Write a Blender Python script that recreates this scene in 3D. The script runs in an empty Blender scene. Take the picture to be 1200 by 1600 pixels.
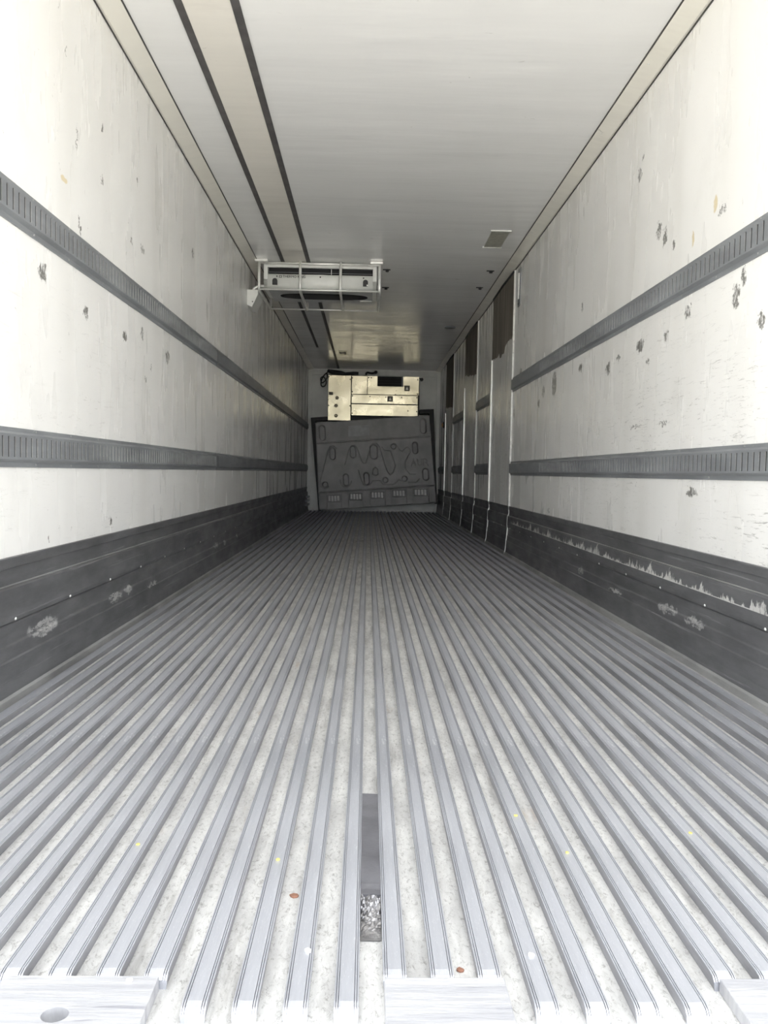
import bpy, bmesh, math, random
import numpy as np
from mathutils import Matrix, Vector

random.seed(7)
rng = np.random.default_rng(7)
scene = bpy.context.scene
col = scene.collection

# ------------------------------------------------------------------ camera
# X = across the trailer, Y = depth towards the bulkhead, Z = up (floor bar tops at 0)
def add_camera():
    pitch, yaw, roll = 0.0515, 0.0219, 0.0184
    F = Vector((math.sin(yaw) * math.cos(pitch), math.cos(yaw) * math.cos(pitch), -math.sin(pitch)))
    R0 = Vector((math.cos(yaw), -math.sin(yaw), 0))
    U0 = R0.cross(F)
    R = R0 * math.cos(roll) + U0 * math.sin(roll)
    U = U0 * math.cos(roll) - R0 * math.sin(roll)
    cd = bpy.data.cameras.new('camera')
    cd.sensor_fit = 'HORIZONTAL'
    cd.sensor_width = 36.0
    cd.lens = 1197.97 / 1200 * 36.0
    cd.clip_start = 0.02
    cd.clip_end = 500
    co = bpy.data.objects.new('camera', cd)
    col.objects.link(co)
    m = Matrix((R, U, -F)).transposed().to_4x4()
    m.translation = Vector((-0.0941, 0.0, 0.7265))
    co.matrix_world = m
    scene.camera = co
add_camera()

# ------------------------------------------------------------------ sky and exposure
world = bpy.data.worlds.new('overcast_sky')
scene.world = world
world.use_nodes = True
bg = world.node_tree.nodes['Background']
bg.inputs[0].default_value = (0.93, 0.965, 1.0, 1)
bg.inputs[1].default_value = 1.0
# sun high over the front of the trailer: it lights the yard behind the camera, never the open rear end
sd = bpy.data.lights.new('sun', 'SUN')
sd.energy = 9.0
sd.angle = math.radians(.6)
sd.color = (1.0, .965, .90)
so = bpy.data.objects.new('sun', sd)
col.objects.link(so)
so.rotation_euler = (math.radians(-38), 0, math.radians(22))
scene.view_settings.view_transform = 'Standard'
scene.view_settings.look = 'None'
scene.view_settings.gamma = 1.0
scene.view_settings.use_curve_mapping = False
scene.view_settings.exposure = 2.25
scene.cycles.max_bounces = 18
scene.cycles.diffuse_bounces = 14
scene.cycles.glossy_bounces = 10
scene.cycles.sample_clamp_indirect = 0

# ------------------------------------------------------------------ dimensions
W = 1.23          # half inner width
H = 2.63          # ceiling height
Y0 = 1.003        # rear edge of the floor
Y1 = 14.354       # bulkhead
D_F = .021        # depth of the floor grooves

# ------------------------------------------------------------------ node helpers
class NT:
    def __init__(self, name):
        self.m = bpy.data.materials.new(name)
        self.m.use_nodes = True
        self.t = self.m.node_tree
        self.b = self.t.nodes['Principled BSDF']
        self._co = None
    def n(self, kind, **kw):
        nd = self.t.nodes.new(kind)
        for k, v in kw.items():
            setattr(nd, k, v)
        return nd
    def put(self, sock, v):
        if isinstance(v, bpy.types.NodeSocket):
            self.t.links.new(v, sock)
        elif v is not None:
            sock.default_value = v
    def co(self):
        if self._co is None:
            self._co = self.n('ShaderNodeTexCoord').outputs['Object']
        return self._co
    def scaled(self, s, off=(0, 0, 0)):
        mp = self.n('ShaderNodeMapping')
        self.put(mp.inputs[0], self.co())
        mp.inputs['Location'].default_value = off
        mp.inputs['Scale'].default_value = s
        return mp.outputs[0]
    def noise(self, s=(1, 1, 1), detail=4, rough=.55, off=(0, 0, 0), dist=0, color=False):
        nd = self.n('ShaderNodeTexNoise')
        self.put(nd.inputs['Vector'], self.scaled(s, off))
        nd.inputs['Scale'].default_value = 1
        nd.inputs['Detail'].default_value = detail
        nd.inputs['Roughness'].default_value = rough
        nd.inputs['Distortion'].default_value = dist
        return nd.outputs['Color' if color else 'Fac']
    def ramp(self, v, a, b, lo=0., hi=1.):
        nd = self.n('ShaderNodeMapRange', interpolation_type='SMOOTHSTEP')
        self.put(nd.inputs[0], v)
        nd.inputs[1].default_value = a
        nd.inputs[2].default_value = b
        nd.inputs[3].default_value = lo
        nd.inputs[4].default_value = hi
        return nd.outputs[0]
    def math(self, op, a, b=None):
        nd = self.n('ShaderNodeMath', operation=op)
        self.put(nd.inputs[0], a)
        if b is not None:
            self.put(nd.inputs[1], b)
        return nd.outputs[0]
    def vmath(self, op, a, b):
        nd = self.n('ShaderNodeVectorMath', operation=op)
        self.put(nd.inputs[0], a)
        self.put(nd.inputs[1], b)
        return nd.outputs['Value' if op in ('LENGTH', 'DISTANCE', 'DOT_PRODUCT') else 'Vector']
    def mix(self, f, a, b):
        nd = self.n('ShaderNodeMix', data_type='RGBA')
        self.put(nd.inputs[0], f)
        for s, v in ((nd.inputs[6], a), (nd.inputs[7], b)):
            if isinstance(v, tuple):
                v = (*v, 1) if len(v) == 3 else v
            self.put(s, v)
        return nd.outputs[2]
    def axis(self, i):
        s = self.n('ShaderNodeSeparateXYZ')
        self.put(s.inputs[0], self.co())
        return s.outputs[i]
    def bump(self, h, strength=.3, dist=.01, normal=None):
        nd = self.n('ShaderNodeBump')
        nd.inputs['Strength'].default_value = strength
        nd.inputs['Distance'].default_value = dist
        self.put(nd.inputs['Height'], h)
        if normal is not None:
            self.put(nd.inputs['Normal'], normal)
        return nd.outputs[0]
    def out(self, color=None, rough=None, metal=None, normal=None, spec=None, coat=None):
        b = self.b
        if color is not None:
            if isinstance(color, tuple):
                color = (*color, 1) if len(color) == 3 else color
            self.put(b.inputs['Base Color'], color)
        self.put(b.inputs['Roughness'], rough)
        self.put(b.inputs['Metallic'], metal)
        self.put(b.inputs['Normal'], normal)
        self.put(b.inputs['Specular IOR Level'], spec)
        return self.m

def plain(name, color, rough=.5, metal=0., var=.12, scale=9., bump=0.):
    t = NT(name)
    f = t.noise((scale,) * 3, 4)
    c = t.mix(t.ramp(f, .3, .7), tuple(x * (1 - var) for x in color), tuple(min(1, x * (1 + var)) for x in color))
    nrm = t.bump(t.noise((scale * 6,) * 3, 3), .25, bump) if bump else None
    return t.out(c, rough, metal, nrm)

def blobs(t, pts, wob=.02, ws=28.):
    """mask of chips / scrapes: pts = (y, z, half-length, half-height); shapes broken up by noise"""
    nz = t.noise((ws, ws, ws), 4, .65, color=True)
    sh = t.vmath('SUBTRACT', nz, (.5, .5, .5))
    nm = t.n('ShaderNodeVectorMath', operation='MULTIPLY')
    t.put(nm.inputs[0], sh)
    nm.inputs[1].default_value = (0, wob * 3, wob * 3)
    base = t.vmath('ADD', t.co(), nm.outputs[0])
    acc = None
    for (y, z, a, b) in pts:
        d = t.vmath('SUBTRACT', base, (0, y, z))
        d = t.vmath('MULTIPLY', d, (0, 1 / max(a, .006), 1 / max(b, .006)))
        l = t.vmath('LENGTH', d, (0, 0, 0))
        acc = l if acc is None else t.math('MINIMUM', acc, l)
    return t.ramp(acc, .75, 1.05, 1., 0.)

def wall_material(name, dark, tan, scuff):
    t = NT(name)
    base = t.mix(t.ramp(t.noise((.7, .7, .7), 3), .3, .7), (.82, .815, .795), (.88, .875, .86))
    streak = t.ramp(t.noise((4, 4, .4), 2, .4), .40, .90)
    c = t.mix(t.math('MULTIPLY', streak, .22), base, (.50, .485, .435))
    grime = t.ramp(t.noise((2.2, 2.2, 2), 6, .7, (3, 1, 2)), .50, .85)
    c = t.mix(t.math('MULTIPLY', grime, .22), c, (.42, .41, .38))
    # fine horizontal scuffing on the lower half, strongest towards the rear
    z = t.axis(2)
    low = t.ramp(z, 1.0, 1.75, 1., 0.)
    near = t.ramp(t.axis(1), 3.2, 6.5, 1., 0.)
    sc = t.ramp(t.noise((7, 9, 85), 6, .8, (0, 5, 0), .9), .57 - .01 * (scuff > .8), .66 - .01 * (scuff > .8))
    patch = t.ramp(t.noise((1.3, 1.3, 2.6), 4, .6, (8, 2, 4)), .42 - .08 * (scuff > .8), .62 - .06 * (scuff > .8))
    m = t.math('MULTIPLY', t.math('MULTIPLY', sc, patch), t.math('MULTIPLY', low, near))
    c = t.mix(t.math('MULTIPLY', m, scuff * .8), c, (.34, .335, .32))
    sc2 = t.ramp(t.noise((9, 34, 22), 5, .65, (1, 1, 7), 1.2), .675, .715)
    c = t.mix(t.math('MULTIPLY', sc2, .5), c, (.30, .29, .27))
    brk = t.ramp(t.noise((80, 80, 34), 5, .75), .38, .52)
    c = t.mix(t.math('MULTIPLY', t.math('MULTIPLY', blobs(t, dark, .03, 34.), brk), .95), c, (.15, .145, .135))
    if tan:
        c = t.mix(t.math('MULTIPLY', blobs(t, tan, .01), .7), c, (.62, .50, .25))
    wav = t.noise((2.0, 2.0, .4), 2, .4, (2, 2, 2))
    nrm = t.bump(wav, .15, .010)
    nrm = t.bump(t.noise((55, 55, 40), 3), .12, .002, nrm)
    r = t.ramp(t.noise((4, 4, .8), 4), .3, .7, .22, .34)
    return t.out(c, r, 0., nrm, .6)

DARK_R = [(3.858, 2.225, .03, .035), (3.572, 1.865, .03, .045), (3.5, 1.815, .026, .045), (3.391, 1.748, .026, .025),
          (2.934, 1.744, .03, .016), (2.792, 1.395, .03, .05), (2.74, 1.45, .012, .04), (2.6, 1.266, .026, .026),
          (3.773, 1.371, .055, .034), (3.66, 1.28, .03, .012), (4.27, 1.329, .04, .032), (4.831, 1.405, .04, .03),
          (4.1, 1.358, .03, .02), (3.448, 1.361, .03, .022), (3.212, 1.42, .034, .026), (5.508, 1.382, .07, .09),
          (5.85, 1.357, .05, .05), (5.99, 1.288, .035, .035), (3.823, .977, .055, .007), (3.44, .975, .06, .007),
          (3.111, .666, .06, .02), (5.57, .469, .035, .012), (4.831, 1.782, .016, .03), (3.82, 2.297, .02, .012),
          (6.75, 1.62, .06, .05), (7.02, 1.30, .03, .06)]
TAN_R = [(2.991, 1.787, .018, .035), (3.189, 1.712, .010, .037)]
DARK_L = [(2.711, 1.402, .036, .032), (3.12, 1.342, .03, .03), (3.612, 1.335, .036, .024), (3.883, 1.399, .036, .026),
          (4.373, 1.351, .05, .03), (3.891, 1.809, .036, .022), (4.969, 2.096, .02, .03), (3.053, 1.663, .010, .035),
          (3.305, 1.932, .008, .022), (2.925, 2.255, .008, .02), (3.313, 2.15, .010, .022), (3.804, 2.118, .012, .018),
          (3.417, .495, .012, .022), (3.951, 1.179, .02, .016), (2.754, .412 + .05, .009, .013), (3.706, 1.791, .012, .015),
          (3.029, 1.987, .007, .05), (4.05, 1.25, .012, .02)]
TAN_L = [(2.904, 1.782, .036, .013)]

M = {}
M['wall_l'] = wall_material('painted_wall_scuffed', DARK_L, TAN_L, .55)
M['wall_r'] = wall_material('painted_wall_worn', DARK_R, TAN_R, 1.0)

def ceiling_material(name, a, b):
    t = NT(name)
    c = t.mix(t.ramp(t.noise((.8, .5, 1), 4), .3, .7), a, b)
    st = t.ramp(t.noise((1.2, 6, 1), 5, .65, (4, 1, 0)), .58, .78)
    c = t.mix(t.math('MULTIPLY', st, .22), c, tuple(x * .62 for x in a))
    sp = t.ramp(t.noise((9, 22, 5), 4, .6, (2, 7, 0), 1), .715, .75)
    c = t.mix(t.math('MULTIPLY', sp, .45), c, (.33, .32, .30))
    nrm = t.bump(t.noise((.9, 5, 1), 3, .45), .6, .012)
    return t.out(c, t.ramp(t.noise((2, 2, 2), 3), .3, .7, .16, .26), 0., nrm, .55)
M['ceiling'] = ceiling_material('ceiling_sheet', (.79, .79, .785), (.84, .84, .835))
M['cream'] = ceiling_material('ceiling_cream_sheet', (.78, .75, .69), (.81, .78, .72))
M['trim'] = ceiling_material('cornice_strip', (.79, .77, .70), (.82, .80, .735))

def metal_dirty(name, a, b, rough=(.35, .55), metal=.6, scr=(3, 3, 60), scr_col=None, amount=.5, patches=None, resid=None):
    t = NT(name)
    c = t.mix(t.ramp(t.noise((3, 2, 9), 6, .65), .3, .7), a, b)
    s = t.ramp(t.noise(scr, 5, .7, (1, 2, 3), .4), .60, .72)
    c = t.mix(t.math('MULTIPLY', s, amount), c, scr_col or tuple(min(1, x * 1.9) for x in b))
    mt = metal
    if patches:
        brk = t.ramp(t.noise((16, 26, 70), 5, .75), .38, .56)
        k = t.math('MULTIPLY', blobs(t, patches, .022, 22), brk)
        c = t.mix(t.math('MULTIPLY', k, .8), c, (.64, .635, .63))
    if resid:
        zc, hw, ya, yb = resid
        z = t.axis(2)
        spike = t.ramp(t.noise((0, 9, 1.5), 6, .8, (5, 5, 5)), .44, .74, .0, .075)
        up = t.math('SUBTRACT', z, zc - hw)
        body = t.math('LESS_THAN', up, t.math('ADD', spike, .0035))
        band = t.math('MULTIPLY', t.ramp(up, -.001, .001), body)
        pres = t.ramp(t.noise((26, 26, 14), 5, .8, (9, 3, 1)), .34, .50)
        yy = t.axis(1)
        rng_y = t.math('MULTIPLY', t.ramp(yy, ya, ya + .3), t.ramp(yy, yb - .3, yb, 1, 0))
        c = t.mix(t.math('MULTIPLY', t.math('MULTIPLY', band, pres), rng_y), c, (.84, .83, .81))
    nrm = t.bump(t.noise((10, 6, 30), 5, .6), .3, .004)
    r = t.ramp(t.noise((5, 4, 12), 4), .3, .7, *rough)
    return t.out(c, r, mt, nrm)

M['rail'] = metal_dirty('galvanised_rail', (.22, .23, .245), (.30, .315, .33), (.38, .55), .3, (30, 20, 30), (.55, .55, .55), .25)
M['rail_back'] = plain('rail_slot_shade', (.05, .052, .056), .6, .2)  # slot shadow painted dark on the back plate and inner slot walls
M['kick_l'] = metal_dirty('scuff_plate_rubbed', (.135, .135, .142), (.205, .205, .215), (.36, .52), .45, (5, 1.2, 45), (.42, .42, .43), .7,
                          [(2.665, .168, .13, .030), (3.42, .149, .10, .022), (3.60, .158, .06, .022), (4.0, .125, .10, .010), (5.69, .164, .10, .022), (6.03, .152, .05, .02), (6.6, .16, .04, .018)])
M['kick_r'] = metal_dirty('scuff_plate_flaked', (.135, .135, .142), (.205, .205, .215), (.36, .52), .45, (5, 1.2, 45), (.42, .42, .43), .7,
                          [(3.265, .157, .11, .022), (2.981, .157, .10, .022), (4.615, .15, .06, .022), (3.95, .131, .12, .010)],
                          (.290, .006, 2.2, 7.0))

def bar_material():
    t = NT('floor_bar_aluminium')
    c = t.mix(t.ramp(t.noise((14, 1.1, 10), 6, .65), .3, .7), (.41, .42, .46), (.53, .54, .58))
    s = t.ramp(t.noise((30, 9, 8), 6, .75, (1, 2, 3), 1.), .62, .72)
    c = t.mix(t.math('MULTIPLY', s, .75), c, (.86, .86, .86))
    g = t.ramp(t.noise((260, 60, 40), 4, .8, (4, 2, 3)), .56, .70)
    c = t.mix(t.math('MULTIPLY', g, .35), c, (.85, .85, .85))
    d = t.ramp(t.noise((22, 1.6, 5), 6, .7, (6, 2, 3)), .58, .75)
    c = t.mix(t.math('MULTIPLY', d, .4), c, (.24, .235, .24))
    nrm = t.bump(t.noise((120, 16, 60), 5, .7), .35, .002)
    return t.out(c, t.ramp(t.noise((20, 3, 9), 5), .3, .7, .34, .50), .55, nrm)
M['bar'] = bar_material()
M['worn_lit'] = metal_dirty('worn_lit_edge', (.26, .26, .26), (.44, .44, .44), (.35, .5), .4, (9, 2, 20), (.7, .7, .7), .5)  # worn metal, also the painted catch light on ledge and slot lips

def groove_material():
    t = NT('floor_groove_dirty')
    c = t.mix(t.ramp(t.noise((16, 5, 4), 6, .7), .3, .7), (.50, .495, .49), (.70, .695, .68))
    d = t.ramp(t.noise((110, 60, 9), 6, .9, (2, 2, 2), .6), .50, .66)
    c = t.mix(t.math('MULTIPLY', d, .75), c, (.21, .20, .19))
    d2 = t.ramp(t.noise((11, 1.3, 2), 5, .7, (12, 2, 2)), .55, .72)
    c = t.mix(t.math('MULTIPLY', d2, .6), c, (.20, .19, .18))
    rust = t.ramp(t.noise((13, 3.5, 2), 5, .6, (7, 7, 2)), .64, .78)
    c = t.mix(t.math('MULTIPLY', rust, .55), c, (.40, .27, .17))
    nrm = t.bump(t.noise((70, 40, 30), 5, .7), .4, .004)
    return t.out(c, .55, .25, nrm)
M['groove'] = groove_material()
M['bar_side'] = metal_dirty('bar_side_shade_grime', (.20, .20, .215), (.36, .36, .38), (.5, .65), .3, (20, 4, 30), (.5, .5, .5), .4)  # groove shade painted into bar sides and top lines, with some grime

def plate_material():
    t = NT('sill_plate_bright')
    c = t.mix(t.ramp(t.noise((3, 40, 3), 6, .7), .3, .7), (.36, .36, .385), (.50, .50, .51))
    s = t.ramp(t.noise((6, 70, 6), 5, .7, (3, 1, 1), .8), .60, .70)
    c = t.mix(t.math('MULTIPLY', s, .7), c, (.24, .24, .27))
    return t.out(c, .5, .3, t.bump(t.noise((8, 90, 8), 5, .7), .5, .003))
M['plate'] = plate_material()

def stainless():
    t = NT('warm_stainless')
    c = t.mix(t.ramp(t.noise((2, 2, 3), 3), .3, .7), (.47, .43, .31), (.56, .515, .39))
    d = t.ramp(t.noise((26, 26, 40), 5, .7, (1, 4, 2), 1.), .69, .74)
    c = t.mix(t.math('MULTIPLY', d, .5), c, (.25, .21, .12))
    nrm = t.bump(t.noise((3.0, 3, 2.2), 2, .4), .5, .022)
    return t.out(c, t.ramp(t.noise((4, 4, 4), 3), .3, .7, .24, .36), 1., nrm)
M['steel'] = stainless()
M['alu'] = plain('bright_aluminium', (.84, .84, .81), .28, .35, .08, 12)
M['white_metal'] = plain('white_enamel', (.76, .77, .74), .35, 0, .05, 6)
M['pan'] = plain('grey_drip_pan', (.50, .51, .51), .4, .2, .08, 8)
M['black'] = plain('black_plastic', (.018, .018, .02), .5, 0, .2, 20)
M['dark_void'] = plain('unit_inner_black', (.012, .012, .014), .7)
M['strip'] = plain('dark_rubber_strip', (.085, .080, .080), .55, 0, .2, 14)
M['tape'] = plain('grey_tape', (.10, .099, .108), .42, 0, .2, 16, .002)
M['board'] = plain('dark_grey_plastic', (.44, .44, .435), .5, 0, .14, 4, .0015)
M['board_black'] = plain('black_rubber_and_shade', (.03, .03, .032), .6)
M['bulk'] = plain('bulkhead_grey_paint', (.80, .81, .78), .45, 0, .08, 3, .001)
M['slat'] = plain('pale_slat', (.86, .86, .84), .5, 0, .1, 20)
M['sealant'] = plain('white_sealant', (.80, .80, .77), .6, 0, .1, 30)
M['pad'] = None
def pad_material():
    t = NT('dark_brown_patch')
    c = t.mix(t.ramp(t.noise((3, 9, .8), 6, .7), .3, .7), (.11, .095, .08), (.26, .235, .19))
    return t.out(c, .75, 0., t.bump(t.noise((30, 40, 8), 5, .7), .5, .004))
M['pad'] = pad_material()
M['copper'] = plain('copper_cap', (.62, .40, .22), .3, .9)
M['sticker'] = plain('dark_sticker', (.10, .09, .075), .5)
M['sticker_pale'] = plain('pale_grey_sticker', (.52, .53, .535), .5)
M['patch'] = plain('repair_patch', (.47, .465, .40), .35, .3, .12, 30)
M['joint'] = plain('dark_joint', (.06, .058, .055), .8)
M['leaf'] = plain('dry_leaf', (.28, .14, .095), .8, 0, .3, 60)
M['straw'] = plain('yellow_straw', (.62, .55, .16), .8, 0, .2, 60)
M['crumb'] = plain('white_scrap', (.78, .78, .76), .6)
M['foil'] = plain('crumpled_foil', (.25, .245, .25), .3, .6, .5, 40, .004)
M['ground'] = plain('pale_concrete_yard', (.46, .445, .41), .9, 0, .12, .6)
M['outer'] = plain('trailer_outer_skin', (.75, .75, .75), .4)

# ------------------------------------------------------------------ mesh helpers
class MB:
    def __init__(self):
        self.v, self.f, self.sm = [], [], []
    def quad(self, *pts, smooth=False):
        i = len(self.v)
        self.v += [tuple(p) for p in pts]
        self.f.append(tuple(range(i, i + len(pts))))
        self.sm.append(smooth)
    def box(self, a, b):
        (x0, y0, z0), (x1, y1, z1) = a, b
        x0, x1 = min(x0, x1), max(x0, x1)
        y0, y1 = min(y0, y1), max(y0, y1)
        z0, z1 = min(z0, z1), max(z0, z1)
        i = len(self.v)
        self.v += [(x0, y0, z0), (x1, y0, z0), (x1, y1, z0), (x0, y1, z0), (x0, y0, z1), (x1, y0, z1), (x1, y1, z1), (x0, y1, z1)]
        for q in ((0, 3, 2, 1), (4, 5, 6, 7), (0, 1, 5, 4), (1, 2, 6, 5), (2, 3, 7, 6), (3, 0, 4, 7)):
            self.f.append(tuple(i + k for k in q)); self.sm.append(False)
        return self
    def prism(self, front, back):
        n = len(front); i = len(self.v)
        self.v += [tuple(p) for p in front] + [tuple(p) for p in back]
        self.f.append(tuple(i + k for k in range(n))); self.sm.append(False)
        self.f.append(tuple(i + n + k for k in reversed(range(n)))); self.sm.append(False)
        for k in range(n):
            j = (k + 1) % n
            self.f.append((i + k, i + n + k, i + n + j, i + j)); self.sm.append(False)
        return self
    def extrude_y(self, prof, ys, dz=None, closed=True, caps=True):
        """prof = list of (x, z); ys = stations"""
        n = len(prof); i = len(self.v)
        for k, y in enumerate(ys):
            for (x, z) in prof:
                self.v.append((x, y, z + (dz[k] if dz else 0)))
        last = n if closed else n - 1
        for k in range(len(ys) - 1):
            for a in range(last):
                b = (a + 1) % n
                self.f.append((i + k * n + a, i + k * n + b, i + (k + 1) * n + b, i + (k + 1) * n + a)); self.sm.append(False)
        if caps and closed:
            self.f.append(tuple(i + k for k in range(n))); self.sm.append(False)
            self.f.append(tuple(i + (len(ys) - 1) * n + k for k in reversed(range(n)))); self.sm.append(False)
        return self
    def tube(self, pts, r, seg=10, cap=True):
        pts = [Vector(p) for p in pts]
        i = len(self.v)
        prev = None
        for k, p in enumerate(pts):
            d = (pts[min(k + 1, len(pts) - 1)] - pts[max(k - 1, 0)]).normalized()
            if prev is None:
                a = Vector((0, 0, 1)) if abs(d.z) < .9 else Vector((1, 0, 0))
                u = d.cross(a).normalized()
            else:
                u = (prev - d * prev.dot(d)).normalized()
            prev = u
            w = d.cross(u)
            for s in range(seg):
                t = 2 * math.pi * s / seg
                self.v.append(tuple(p + (u * math.cos(t) + w * math.sin(t)) * r))
        for k in range(len(pts) - 1):
            for s in range(seg):
                q = (s + 1) % seg
                self.f.append((i + k * seg + s, i + k * seg + q, i + (k + 1) * seg + q, i + (k + 1) * seg + s)); self.sm.append(True)
        if cap:
            self.f.append(tuple(i + s for s in reversed(range(seg)))); self.sm.append(False)
            self.f.append(tuple(i + (len(pts) - 1) * seg + s for s in range(seg))); self.sm.append(False)
        return self
    def dome(self, c, n, r, h, seg=10, rings=3):
        c = Vector(c); n = Vector(n).normalized()
        a = Vector((0, 0, 1)) if abs(n.z) < .9 else Vector((1, 0, 0))
        u = n.cross(a).normalized(); w = n.cross(u)
        i = len(self.v)
        for k in range(rings):
            t = math.pi / 2 * k / rings
            for s in range(seg):
                g = 2 * math.pi * s / seg
                self.v.append(tuple(c + (u * math.cos(g) + w * math.sin(g)) * r * math.cos(t) + n * h * math.sin(t)))
        self.v.append(tuple(c + n * h))
        for k in range(rings - 1):
            for s in range(seg):
                q = (s + 1) % seg
                self.f.append((i + k * seg + s, i + k * seg + q, i + (k + 1) * seg + q, i + (k + 1) * seg + s)); self.sm.append(True)
        top = i + rings * seg
        for s in range(seg):
            self.f.append((i + (rings - 1) * seg + s, i + (rings - 1) * seg + (s + 1) % seg, top)); self.sm.append(True)
        self.f.append(tuple(i + s for s in reversed(range(seg)))); self.sm.append(False)
        return self
    def mesh(self, name, mat, fix=True):
        me = bpy.data.meshes.new(name)
        me.from_pydata(self.v, [], self.f)
        me.polygons.foreach_set('use_smooth', self.sm)
        if fix:
            bm = bmesh.new(); bm.from_mesh(me)
            bmesh.ops.recalc_face_normals(bm, faces=bm.faces)
            bm.to_mesh(me); bm.free()
        me.materials.append(mat)
        me.update()
        return me
    def build(self, name, mat, parent=None, fix=True, bevel=0.):
        o = bpy.data.objects.new(name, self.mesh(name, mat, fix))
        col.objects.link(o)
        if parent is not None:
            o.parent = parent
        if bevel:
            md = o.modifiers.new('bevel', 'BEVEL')
            md.width = bevel; md.segments = 2; md.limit_method = 'ANGLE'; md.angle_limit = math.radians(40)
        return o

def tag(o, label, cat=None, group=None, kind=None):
    o['label'] = label
    if cat: o['category'] = cat
    if group: o['group'] = group
    if kind: o['kind'] = kind
    return o
def thing(name, loc, label, cat, group=None):
    o = bpy.data.objects.new(name, None)
    o.empty_display_size = .1
    col.objects.link(o)
    o.location = loc
    return tag(o, label, cat, group)
def struct(o, label):
    return tag(o, label, kind='structure')
def link_copy(o, parent, loc=None):
    c = o.copy(); col.objects.link(c); c.parent = parent
    if loc is not None: c.location = loc
    return c
def smooth_path(pts, n=8):
    P = [Vector(p) for p in pts]
    out = []
    for i in range(len(P) - 1):
        p0, p1, p2, p3 = P[max(i - 1, 0)], P[i], P[i + 1], P[min(i + 2, len(P) - 1)]
        for k in range(n):
            t = k / n
            out.append(.5 * ((2 * p1) + (p2 - p0) * t + (2 * p0 - 5 * p1 + 4 * p2 - p3) * t * t + (3 * p1 - p0 - 3 * p2 + p3) * t ** 3))
    out.append(P[-1])
    return out

# ------------------------------------------------------------------ structure: ground and shell
struct(MB().box((-60, -70, -1.32), (60, 40, -1.22)).build('ground', M['ground']), 'pale concrete yard behind the open trailer')
wall_left = struct(MB().box((-W - .07, .95, -.16), (-W, Y1 + .12, H + .07)).build('wall_left', M['wall_l']), 'white painted side wall beside the ceiling cooling unit')
wall_right = struct(MB().box((W, .95, -.16), (W + .07, Y1 + .12, H + .07)).build('wall_right', M['wall_r']), 'white painted side wall with brown marks')
ceiling = struct(MB().box((-W - .07, .95, H), (W + .07, Y1 + .12, H + .07)).build('ceiling', M['ceiling']), 'grey glossy ceiling with two dark strips')
wall_front = struct(MB().box((-W, Y1, -.1), (W, Y1 + .12, H)).build('wall_front', M['bulk']), 'grey bulkhead wall closing the far end')

# bulkhead border moulding
for a, b in (((-W + .002, Y1 - .02, 0), (-W + .075, Y1, H - .03)), ((W - .075, Y1 - .02, 0), (W - .002, Y1, H - .03)), ((-W + .075, Y1 - .02, H - .12), (W - .075, Y1, H - .03))):
    MB().box(a, b).build('moulding', M['bulk'], wall_front, bevel=.006)
mb = MB()
xs = np.linspace(-1.14, 1.14, 90)
hs = [.012 + .03 * random.random() * (random.random() < .6) for _ in xs]
ds = [.035 + .012 * random.random() for _ in xs]
for i in range(len(xs) - 1):
    j = i + 1
    mb.prism([(xs[i], Y1 - ds[i], -D_F), (xs[j], Y1 - ds[j], -D_F), (xs[j], Y1 - ds[j] * .6, hs[j]), (xs[i], Y1 - ds[i] * .6, hs[i])],
             [(xs[i], Y1 - .001, -D_F), (xs[j], Y1 - .001, -D_F), (xs[j], Y1 - .001, hs[j]), (xs[i], Y1 - .001, hs[i])])
mb.build('sealant_bead', M['sealant'], wall_front)

# ceiling: two dark strips, the cream sheet between them, joints of the sheets
def strip(x0, x1, y0, y1, name, mat, t=.004):
    return MB().box((x0, y0, H - t), (x1, y1, H)).build(name, mat, ceiling)
strip(-.918, -.884, .96, 11.9, 'rubber_strip', M['strip'], .006)
strip(-.686, -.650, .96, 14.3, 'rubber_strip', M['strip'], .006)
strip(-.884, -.686, .96, 7.3, 'cream_panel', M['cream'], .003)
o = MB().box((.845, 6.09, H - .004), (.985, 6.51, H)).build('repair_patch', M['patch'], ceiling)
for a, b in (((.835, 6.07, H - .006), (.995, 6.09, H)), ((.835, 6.51, H - .006), (.995, 6.53, H))):
    MB().box(a, b).build('patch_edge', M['sealant'], ceiling)
for (x, y) in ((.054, 7.304), (.059, 8.002), (1.024, 7.26), (1.017, 7.908)):
    m_ = MB(); m_.tube([(x, y, H), (x, y, H - .022)], .016, 10); m_.box((x - .04, y - .012, H - .006), (x + .03, y + .012, H))
    m_.build('bolt_stub', M['board_black'], ceiling)
MB().tube([(.94, 10.05, H), (.94, 10.05, H - .015)], .07, 20).build('round_cover', M['rail'], ceiling)
MB().box((-.60, 12.2, H - .003), (-.46, 12.7, H)).build('sticker', M['patch'], ceiling)
for (a, b) in (((-.58, 12.32), (-.55, 12.5)), ((-.55, 12.36), (-.50, 12.46)), ((-.51, 12.3), (-.475, 12.55))):
    MB().box((a[0], a[1], H - .006), (b[0], b[1], H - .003)).build('print_mark', M['black'], ceiling)

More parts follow.
